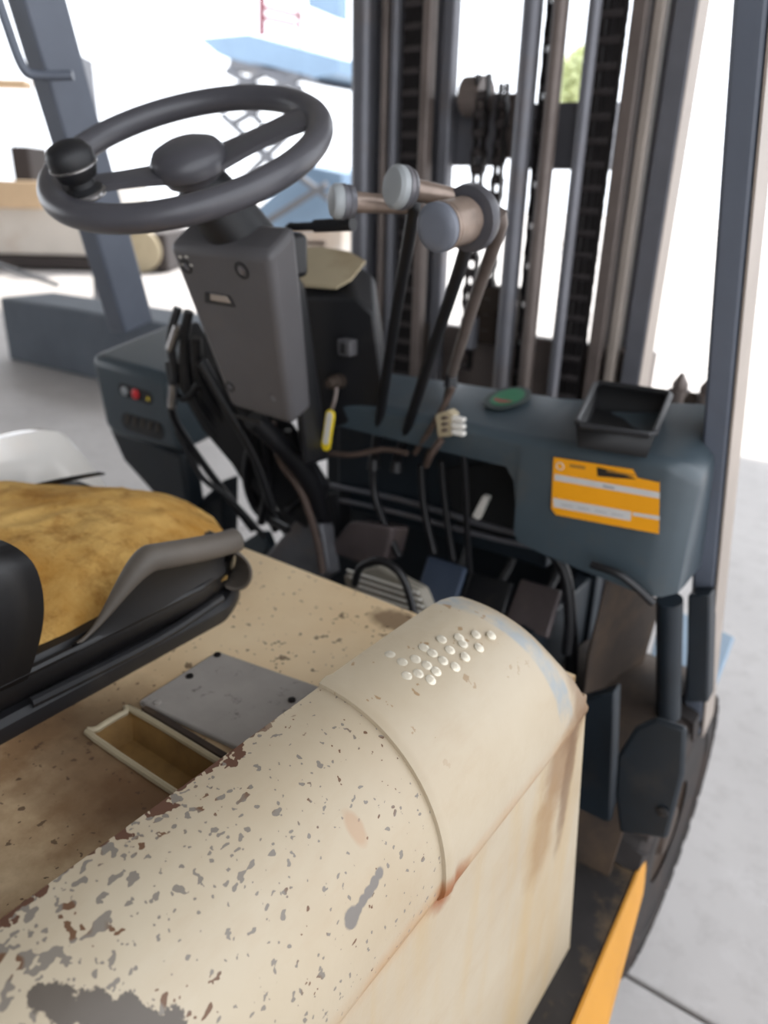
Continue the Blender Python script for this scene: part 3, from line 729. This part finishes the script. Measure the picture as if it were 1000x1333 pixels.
# cross members
MB().box((-1.04, 1.66, 1.455), (-.90, 1.70, 1.60)).make('crossmember', 'steel', mt_, .006)
MB().box((-.90, 1.64, 1.47), (-.845, 1.70, 1.595)).make('crossmember', 'steel_brown', mt_, .006)
MB().box((-.86, 1.70, 1.45), (-.66, 1.75, 1.58)).make('crossmember', 'steel', mt_, .006)
MB().lathe((-.97, 1.63, 1.59), (1, 0, 0), [(0, .04), (.05, .04)], 20).make('chain_roller', 'steel_brown', mt_)
MB().box((-1.28, 1.66, .86), (-.49, 1.70, 1.09)).make('crossmember', 'steel_brown', mt_, .006)
MB().box((-.92, 1.60, 1.07), (-.80, 1.66, 1.20)).make('chain_anchor', 'grime', mt_, .006)
MB().lathe((-.90, 1.585, 1.06), (0, 0, 1), [(0, .022), (.07, .022), (.075, .012), (.1, .012)], 16).make('anchor_bolt', 'steel', mt_)
MB().box((-1.28, 1.58, .2), (-.49, 1.68, .3)).make('crossmember', 'steel_brown', mt_, .006)
# chains
def link_mesh(wid, pitch, mat, full, cover):
    g = MB()
    for s_ in (-1, 1):
        x = s_*wid/2; th = .006
        pr_ = [(-.007, -pitch*.62), (.007, -pitch*.62), (.0095, -pitch*.3), (.006, 0), (.0095, pitch*.3), (.007, pitch*.62), (-.007, pitch*.62), (-.0095, pitch*.3), (-.006, 0), (-.0095, -pitch*.3)]
        g.prism([(x-th/2, a, b) for a, b in pr_], (th, 0, 0))
    if full:
        for x in (-wid*.3, 0, wid*.3): g.box((x-wid*.13, -.009, -pitch*.5), (x+wid*.13, .004, pitch*cover))
    g.lathe((-wid/2, -.004 if full else 0, -pitch*.5), (1, 0, 0), [(0, .0085 if full else .0105), (wid, .0085 if full else .0105)], 8)
    nf = len(g.f); me_o = g.make('link', mat, None); me = me_o.data; me.materials.append(M['pin'])
    for p in me.polygons:
        if abs(p.center.z+pitch*.5) < .0125 and abs(p.center.x) < wid*.5-.001 and abs(p.normal.x) < .1 and p.center.y < -.003: p.material_index = 1
    bpy.data.objects.remove(me_o); return me
def chain(x, y, z0, z1, wid, pitch, full=False, cover=.38):
    c = bpy.data.objects.new('lift_chain', None); C.objects.link(c); put(c, fk); c.location = V((x, y, z0))-wloc(fk)
    me = link_mesh(wid, pitch, 'chain', full, cover); z = z0; k = 0
    while z < z1:
        o = bpy.data.objects.new('link', me); C.objects.link(o); o.parent = c; o.location = (0, 0, z-z0)
        if k % 2 and not full: o.scale = (.72, 1, 1)
        z += pitch; k += 1
chain(-.648, 1.605, .96, 2.0, .050, .043, True)
chain(-1.108, 1.625, .98, 2.0, .046, .043, True)
chain(-.913, 1.60, 1.03, 1.62, .026, .036)
chain(-.868, 1.61, 1.12, 1.62, .020, .036)
chain(-.760, 1.60, .98, 1.95, .034, .082, True, .26)
# hydraulic fittings at the right of the dash
hf = bpy.data.objects.new('hydraulic_valve', None); C.objects.link(hf); put(hf, fk); hf.location = V((-.3, 1.3, 1.1))-wloc(fk)
a, b = P(864, 516, Y=1.30), P(938, 525, Y=1.30)
MB().tube([a, b], .012, 10).make('valve_body', 'grime', hf)
for q in ((884, 512), (920, 518)):
    p = P(*q, Y=1.30); MB().lathe(p, (0, 0, 1), [(-.02, .018), (.006, .018), (.008, .012), (.016, .013), (.028, .006), (.034, .003)], 10).make('fitting', 'steel_brown', hf)

# wheel ---------------------------------------------------------------------
wl = bpy.data.objects.new('front_wheel', None); C.objects.link(wl); put(wl, fk)
wy, wr, wx1, wx0 = 1.225, .285, -.178, -.37
wl.location = V(((wx0+wx1)/2, wy, wr))-wloc(fk)
g = MB(); prof = [(0, .10), (.0, wr-.05), (.012, wr-.018), (.028, wr-.010), (.164, wr-.010), (.180, wr-.018), (.192, wr-.05), (.190, wr-.07), (.193, wr-.075), (.193, wr-.085), (.188, wr-.09), (.184, .10)]
g.lathe((wx0, wy, wr), (1, 0, 0), prof, 64, cap=False); g.make('tyre', 'rubber', wl)
NL = 30
for s_ in (0, 1):
    for k in range(NL):
        a0 = 2*math.pi*(k+.5*s_)/NL; da = 2*math.pi/NL*.30; xa, xb = ((wx0+.105, wx1+.002) if s_ else (wx0-.002, wx0+.088))
        A, B = [], []
        sk = .09*(1 if s_ else -1)
        for (x, aa) in ((xa, a0-da-sk*.3), (xb, a0-da+sk*.5), (xb, a0+da+sk*.5), (xa, a0+da-sk*.3)):
            edge = abs(x-wx1) < .01 or abs(x-wx0) < .01
            r0 = wr-.05 if edge else wr-.014; r1 = wr-(.010 if edge else 0)
            A.append(V((x, wy+r0*math.cos(aa), wr+r0*math.sin(aa)))); B.append(V((x-(0.004 if x > -.25 else -.004) if edge else x, wy+r1*math.cos(aa), wr+r1*math.sin(aa))))
        MB().hexa(A, B).make('tread_lug', 'rubber', wl)
MB().lathe((wx0+.02, wy, wr), (1, 0, 0), [(0, .11), (.01, .108), (.160, .104), (.150, .08), (.155, .05), (.166, .045), (.168, .02)], 40).make('wheel_disc', 'rim', wl)
# fender over wheel
g = MB(); out_, inn = [], []
for k in range(15):
    a = math.radians(60+115*k/14); r = wr+.022
    out_.append(V((0, wy+r*math.cos(a), wr+r*math.sin(a)))); inn.append(V((0, wy+(r-.008)*math.cos(a), wr+(r-.008)*math.sin(a))))
ring = out_+inn[::-1]
fx0, fx1 = -.42, -.215
g.hexa([p+V((fx0, 0, 0)) for p in ring], [p+V((fx1, 0, 0)) for p in ring]); fd = g.make('fender', 'grime', fk); fd['label'] = 'dusty brown fender over the front wheel'
# dark guard plate
gp = [(800, 1035), (803, 985), (826, 948), (852, 936), (893, 950), (890, 1010), (868, 1094), (806, 1085)]
MB().prism([P(*q, Y=.905) for q in gp], (0, .012, 0)).make('mud_guard', 'teal_dark', fk, .008, 3)
MB().lathe(P(863, 1056, Y=.904), (0, -1, 0), [(0, .008), (.003, .008), (.004, .005)], 12).make('guard_bolt', 'black', fk)
# step
sp = bpy.data.objects.new('entry_step', None); C.objects.link(sp); put(sp, fk); sp.location = V((-.26, .8, .4))-wloc(fk)
MB().prism([(-.50, .45, .392), (-.155, .45, .392), (-.17, .72, .392), (-.182, 1.028, .392), (-.50, 1.03, .392)], (0, 0, .010)).make('step_plate', 'step', sp, .002)
MB().hexa([(-.150, .45, .404), (-.180, 1.03, .406), (-.176, 1.04, .30), (-.095, .45, .31)], [(-.156, .45, .404), (-.186, 1.03, .406), (-.182, 1.04, .30), (-.101, .45, .31)]).make('yellow_edge', 'yellow', sp, .001)['label'] = 'bright yellow side edge'
# inner side and posts between step and dash
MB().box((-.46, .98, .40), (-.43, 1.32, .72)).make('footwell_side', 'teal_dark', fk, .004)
MB().tube([P(872, 780, Y=1.10), P(870, 930, Y=1.16)], .020, 14).make('dash_post', 'teal_dark', fk)
MB().prism([P(895, 775, Y=1.13), P(925, 775, Y=1.13), P(922, 915, Y=1.20), P(893, 915, Y=1.20)], (0, .04, 0)).make('dash_post', 'teal_dark', fk, .004)
# front fender beyond, its sky shine put into the light blue colour
MB().prism([P(835, 905, Z=.50), P(925, 915, Z=.50), P(956, 835, Z=.50), P(862, 790, Z=.50)], (0, 0, .012)).make('front_fender', paint('fender_sky_shine', col(120, 146, 168), .3, 0, .1, 8), fk, .005)
# dusty cloth-like plate beside footwell
g = MB(); q = [P(790, 745, X=-.33), P(858, 780, X=-.30), P(838, 850, X=-.31), P(810, 930, X=-.32), P(755, 920, X=-.34), P(765, 850, X=-.35)]
MB().prism(q, (.006, 0, 0)).make('splash_plate', 'grime', fk, .003)
MB().prism([P(700, 930, Y=.98), P(800, 900, Y=.98), P(795, 1070, Y=.98), P(750, 1075, Y=.98)], (0, .03, 0)).make('footwell_panel', 'teal_dark', fk, .004)

# footwell: pedals, covers, pipes, hoses -----------------------------------------
def plate(name, pts, Y_, th, mat, bev=.004, dy=0):
    n_ = len(pts); return MB().prism([P(a, b, Y=Y_+dy*(b-min(q[1] for q in pts))/100) for a, b in pts], (0, th, -th*.3)).make(name, mat, fk, bev, 3)
def pedal(pts, Y_, mat):
    pd = bpy.data.objects.new('pedal', None); C.objects.link(pd); put(pd, fk); c = sum((P(a, b, Y=Y_) for a, b in pts), V())/len(pts); pd.location = c-wloc(fk)
    ymin = min(q[1] for q in pts)
    MB().prism([P(a, b, Y=Y_-.08*(b-ymin)/80) for a, b in pts], (0, .012, -.010)).make('pedal_pad', mat, pd, .004, 2)
    MB().tube([c+V((0, .01, -.01)), c+V((0, .09, .02)), c+V((0, .14, .12))], .008, 8, smooth=3).make('pedal_arm', 'black', pd)
pedal([(557, 722), (606, 738), (578, 830), (533, 800)], 1.10, paint('pedal_blue_black', col(70, 82, 102), .4, 0, .15, 20))
pedal([(613, 743), (667, 758), (655, 800), (598, 790)], 1.12, 'black')
pedal([(678, 752), (730, 768), (712, 830), (655, 810)], 1.12, 'brownbox')
plate('brake_box', [(432, 705), (455, 678), (512, 686), (502, 728), (470, 735), (430, 720)], 1.05, .06, 'brownbox', .008)
plate('junction_cover', [(335, 735), (385, 676), (418, 682), (428, 745), (400, 765), (340, 755)], 1.02, .04, paint('junction_grey', col(108, 108, 112), .4, .2, .3, 20, col(130, 110, 92), .3), .006)
plate('charge_connector', [(446, 748), (490, 736), (546, 766), (560, 800), (520, 800), (450, 770)], .90, .03, paint('connector_grey', col(150, 144, 132), .6, 0, .2, 20), .006)
for k in range(4):
    MB().tube([P(452+k*3, 742+k*9, Y=.896), P(545+k*3, 772+k*9, Y=.896)], .0022, 6).make('connector_rib', 'white', fk)
HB = []
def hose(pts, r, mat='hose', name='hose', sm=6):
    o = MB().tube([P(a, b, Y=y) for a, b, y in pts], r, 10, smooth=sm).make(name, mat, fk); HB.append(o); return o
hose([(462, 760, .88), (470, 738, .87), (495, 730, .87), (522, 748, .87), (537, 790, .87), (540, 820, .87)], .0065)
hose([(430, 632, 1.15), (520, 650, 1.15), (640, 686, 1.15), (700, 700, 1.15)], .006, 'steel', 'pipe')
hose([(430, 648, 1.13), (520, 668, 1.13), (640, 700, 1.13), (720, 716, 1.13)], .005, 'steel', 'pipe')
hose([(487, 597, 1.08), (487, 640, 1.08), (500, 680, 1.07), (520, 725, 1.06)], .007)
hose([(548, 605, 1.1), (552, 660, 1.1), (565, 720, 1.1)], .007)
hose([(575, 600, 1.1), (580, 660, 1.1), (590, 730, 1.1)], .006)
hose([(600, 560, 1.03), (606, 620, 1.05), (608, 690, 1.08), (612, 745, 1.1)], .0055)
hose([(715, 715, 1.1), (735, 745, 1.1), (742, 800, 1.1), (738, 850, 1.1)], .010)
hose([(770, 735, 1.0), (810, 750, 1.0), (850, 785, 1.02)], .006)
hose([(740, 770, 1.15), (745, 840, 1.15), (742, 900, 1.15)], .012)
hose([(430, 590, 1.02), (460, 592, 1.02), (500, 585, 1.03), (530, 590, 1.03)], .005, 'hose_brown')
hose([(540, 590, 1.04), (560, 560, 1.02), (577, 530, 1.02), (590, 505, 1.02)], .005, 'hose_brown')
# white connectors hanging on wires
def conn(name, pts, y, mat, th=.014):
    return MB().prism([P(a, b, Y=y) for a, b in pts], (0, th, 0)).make(name, mat, fk, .002)
cn = conn('wire_connector', [(566, 540), (583, 534), (590, 540), (587, 568), (570, 570)], 1.0, 'cream', .02); cn['label'] = 'pale multi-pin wire connector'
for k in range(3): conn('connector_port', [(587, 541+k*9), (604, 545+k*9), (603, 551+k*9), (587, 548+k*9)], 1.0-k*.002, 'white', .01)
for k in range(3): conn('connector_pin', [(574, 543+k*8), (582, 542+k*8), (582, 546+k*8), (574, 547+k*8)], .996, 'hose_brown', .006)
conn('wire_connector', [(614, 672), (628, 645), (636, 648), (622, 678)], 1.08, 'white')
hose([(575, 572, 1.0), (562, 590, 1.0), (555, 605, 1.02)], .006, 'hose_brown')
# hose bundle left of column
hose([(232, 400, .90), (222, 440, .89), (228, 490, .90), (225, 540, .92), (262, 600, .98), (330, 690, 1.05)], .008)
hose([(246, 405, .90), (240, 450, .90), (252, 520, .92), (300, 590, .98), (360, 690, 1.05)], .009)
hose([(255, 440, .90), (262, 500, .92), (300, 560, .97), (345, 650, 1.02), (395, 720, 1.05)], .010)
hose([(262, 470, .90), (290, 520, .92), (330, 590, .95), (355, 660, .98)], .010)
hose([(230, 560, .94), (262, 620, .97), (300, 650, 1.0), (345, 700, 1.03)], .006)
hose([(355, 550, .93), (365, 600, .95), (392, 640, .98), (412, 700, 1.0), (420, 745, 1.0)], .007, 'hose_brown')
hose([(345, 560, .95), (350, 620, .98), (340, 680, 1.0)], .009)
hose([(375, 560, .97), (385, 620, .99), (410, 680, 1.02)], .008)
hose([(330, 560, .95), (320, 620, .97), (335, 665, 1.0), (375, 690, 1.0)], .008)
hose([(400, 580, 1.0), (395, 640, 1.0), (375, 665, 1.0)], .008)
hose([(258, 500, .90), (240, 520, .90), (226, 505, .90), (218, 470, .90)], .006)
for q in ((222, 455, 232, 425), (226, 500, 224, 530)):
    MB().tube([P(q[0], q[1], Y=.885), P(q[2], q[3], Y=.885)], .0085, 12).make('hose_ferrule', 'chrome', fk)
MB().prism([P(232, 420, Y=.93), P(262, 470, Y=.93), P(360, 560, Y=.96), P(410, 640, Y=1.0), P(400, 690, Y=1.02), P(330, 640, Y=.98), P(262, 560, Y=.94), P(228, 500, Y=.93)], (0, .05, 0)).make('linkage_plate', 'black', fk, .006)
MB().prism([P(250, 660, Y=1.1), P(290, 625, Y=1.1), P(290, 700, Y=1.1), P(252, 700, Y=1.1)], (0, .05, 0)).make('floor_bracket', 'teal_dark', fk, .004)
plate('floor_bracket', [(300, 715), (340, 690), (350, 715), (330, 740), (300, 735)], 1.05, .03, 'teal', .004)
plate('tilt_bracket', [(355, 655), (440, 640), (440, 700), (380, 700)], 1.12, .05, 'black', .006)

# ------------------------------------------------------------------ background
def far(name, label, cat, loc, group=None): return thing(name, label, cat, loc, group)
# grey block on the ground at left
a, b, c_, d_ = P(42, 468, Z=0), P(5, 475, Z=0), None, None
g0 = P(12, 468, Z=0); g1 = P(115, 492, Z=0)
dirv = (g1-g0).normalized(); perp = V((-dirv.y, dirv.x, 0))
if perp.y < 0: perp = -perp
h = PP(6, 388, g0, perp).z
e1 = g0+dirv*2.1
bo = MB().hexa([g0, e1, e1+perp*.5, g0+perp*.5], [p+V((0, 0, h)) for p in (g0, e1, e1+perp*.5, g0+perp*.5)]).make('concrete_block', 'blockgrey', None, .02)
tag(bo, 'low grey concrete block standing on the floor behind the left dash box', 'block')
# pale truck behind
tk = far('truck', 'pale dusty truck bed with orange rim and dark chassis at the left', 'truck', P(60, 355, Z=0))
base = P(60, 352, Z=0); D = V((.80, .60, 0)).normalized(); N_ = V((-.6, .8, 0))
def tb(px0, px1, z0, z1, dep, name, mat, off=0):
    o_ = base+N_*off; nn = N_
    A, B = PP(px0, 300, o_, nn), PP(px1, 300, o_, nn); A.z = B.z = 0
    g = MB().hexa([V((A.x, A.y, z0)), V((B.x, B.y, z0)), V((B.x, B.y, z0))+N_*dep, V((A.x, A.y, z0))+N_*dep], [V((A.x, A.y, z1)), V((B.x, B.y, z1)), V((B.x, B.y, z1))+N_*dep, V((A.x, A.y, z1))+N_*dep])
    return g.make(name, mat, tk, .03)
dist = (base-V((0, 0, EYE))).length
zz = lambda py: PP(60, py, base, N_).z
tb(-120, 150, zz(332), zz(240), 2.2, 'bed', 'trackwhite')
tb(-120, 60, zz(272), zz(236), .1, 'bed_rim', 'far_orange', -.15)
tb(-120, 175, zz(350), zz(334), 2.0, 'chassis', 'far_dark', -.05)
tb(150, 215, zz(350), zz(300), 2.0, 'cab', 'far_dark')
for x_ in (180,):
    p = PP(x_, 325, base-N_*.2, N_); MB().lathe(V((p.x, p.y, .36)), N_, [(0, .2), (.02, .34), (.28, .34), (.3, .2)], 24).make('truck_wheel', 'cream', tk)
tb(28, 52, zz(240), zz(190), .8, 'bed_seat', 'far_dark', .3)
tb(95, 131, zz(300), zz(62), .6, 'hoist_column', 'far_grey', .6)
tb(-120, 60, zz(110), zz(98), .3, 'hoist_arm', 'far_orange', .6)
# pole leaning in front
pl_ = MB().tube([P(-30, 335, Y=5.0), P(75, 371, Y=5.2)], .03, 8).make('drawbar', 'far_grey'); tag(pl_, 'pale steel drawbar reaching down in front of the truck', 'drawbar')
ps = MB().tube([P(127, 405, Z=0.02), P(122, 300, Y=P(127, 405, Z=0.02).y)], .035, 8).make('marker_post', 'far_grey'); tag(ps, 'thin grey post standing behind the concrete block', 'post')
# scissor lift upper centre
sl = far('scissor_lift', 'raised pale blue scissor lift with red guard rails above the steering wheel', 'scissor lift', P(380, 300, Z=0))
yy = 14.0
def sq(pts, th, name, mat, y=yy): return MB().prism([P(a, b, Y=y) for a, b in pts], (0, th, 0)).make(name, mat, sl, .02)
sq([(258, 50), (322, 44), (440, 76), (440, 96), (400, 104), (300, 78), (282, 70)], 1.4, 'deck', 'far_blue')
sq([(300, 72), (405, 98), (420, 112), (330, 92), (296, 92)], 1.4, 'deck_underside', 'far_grey')
for q in ((341, -10, 341, 46), (388, 0, 392, 60), (340, 8, 392, 22), (340, 22, 385, 32)):
    MB().tube([P(q[0], q[1], Y=yy), P(q[2], q[3], Y=yy)], .07 if q[0] == 341 and q[2] == 341 else .04, 8).make('guard_rail', 'far_red', sl)
sq([(400, -15), (441, -15), (441, 25), (400, 8)], .3, 'control_panel', 'far_blue')
for q in ((296, 92, 345, 118), (345, 95, 296, 118), (345, 95, 392, 116), (392, 100, 345, 120), (300, 118, 340, 160), (340, 140, 305, 160), (290, 150, 400, 250), (400, 150, 300, 250), (330, 190, 440, 290)):
    MB().tube([P(q[0], q[1], Y=yy), P(q[2], q[3], Y=yy)], .08, 8).make('scissor_arm', 'far_grey', sl)
# machines behind the column
mc = far('parked_machine', 'pale blue machine parked outside between steering wheel and mast', 'machine', P(410, 330, Z=0))
y2 = 9.0
def mq(pts, th, name, mat): return MB().prism([P(a, b, Y=y2) for a, b in pts], (0, th, 0)).make(name, mat, mc, .02)
mq([(330, 275), (400, 215), (445, 225), (445, 300), (360, 305)], 1.2, 'body', 'far_blue')
mq([(372, 298), (445, 298), (445, 330), (378, 325)], 1.0, 'skirt', 'trackwhite')
for x_ in (380, 436):
    p = P(x_, 326, Y=y2); MB().box((p.x-.08, y2+.1, 0), (p.x+.08, y2+.8, p.z+.1)).make('support_leg', 'far_grey', mc)
mq([(385, 312), (425, 312), (425, 322), (385, 320)], .05, 'red_panel', 'far_red')
for q in ((300, 268, 380, 200), (345, 290, 425, 240), (370, 215, 430, 260)):
    MB().tube([P(q[0], q[1], Y=y2-.2), P(q[2], q[3], Y=y2-.2)], .05, 8).make('frame_bar', 'far_grey', mc)
# tree far behind the mast
tc = P(768, 70, Y=22)
tr_ = far('tree', 'sunlit green tree far outside beyond the mast', 'tree', (tc.x, tc.y, 0))
MB().tube([(tc.x, tc.y, 0), (tc.x+.2, tc.y, 2.0), (tc.x, tc.y, 3.6)], .22, 10, smooth=3).make('trunk', 'bark', tr_)
g = MB(); rnd = random.Random(3)
for k in range(1400):
    u_ = V((rnd.gauss(0, 1), rnd.gauss(0, 1), rnd.gauss(0, 1))).normalized()*.8*rnd.random()**.4
    c0 = V((tc.x, tc.y, 4.2))+V((u_.x, u_.y, u_.z*1.1)); a_ = V((rnd.gauss(0, 1), rnd.gauss(0, 1), rnd.gauss(0, 1))).normalized()*.13; b_ = a_.orthogonal().normalized()*.07
    g.add([c0-a_, c0+b_, c0+a_, c0-b_], [(0, 1, 2, 3)])
fo = g.make('foliage', 'leaf', tr_); fo['kind'] = 'stuff'
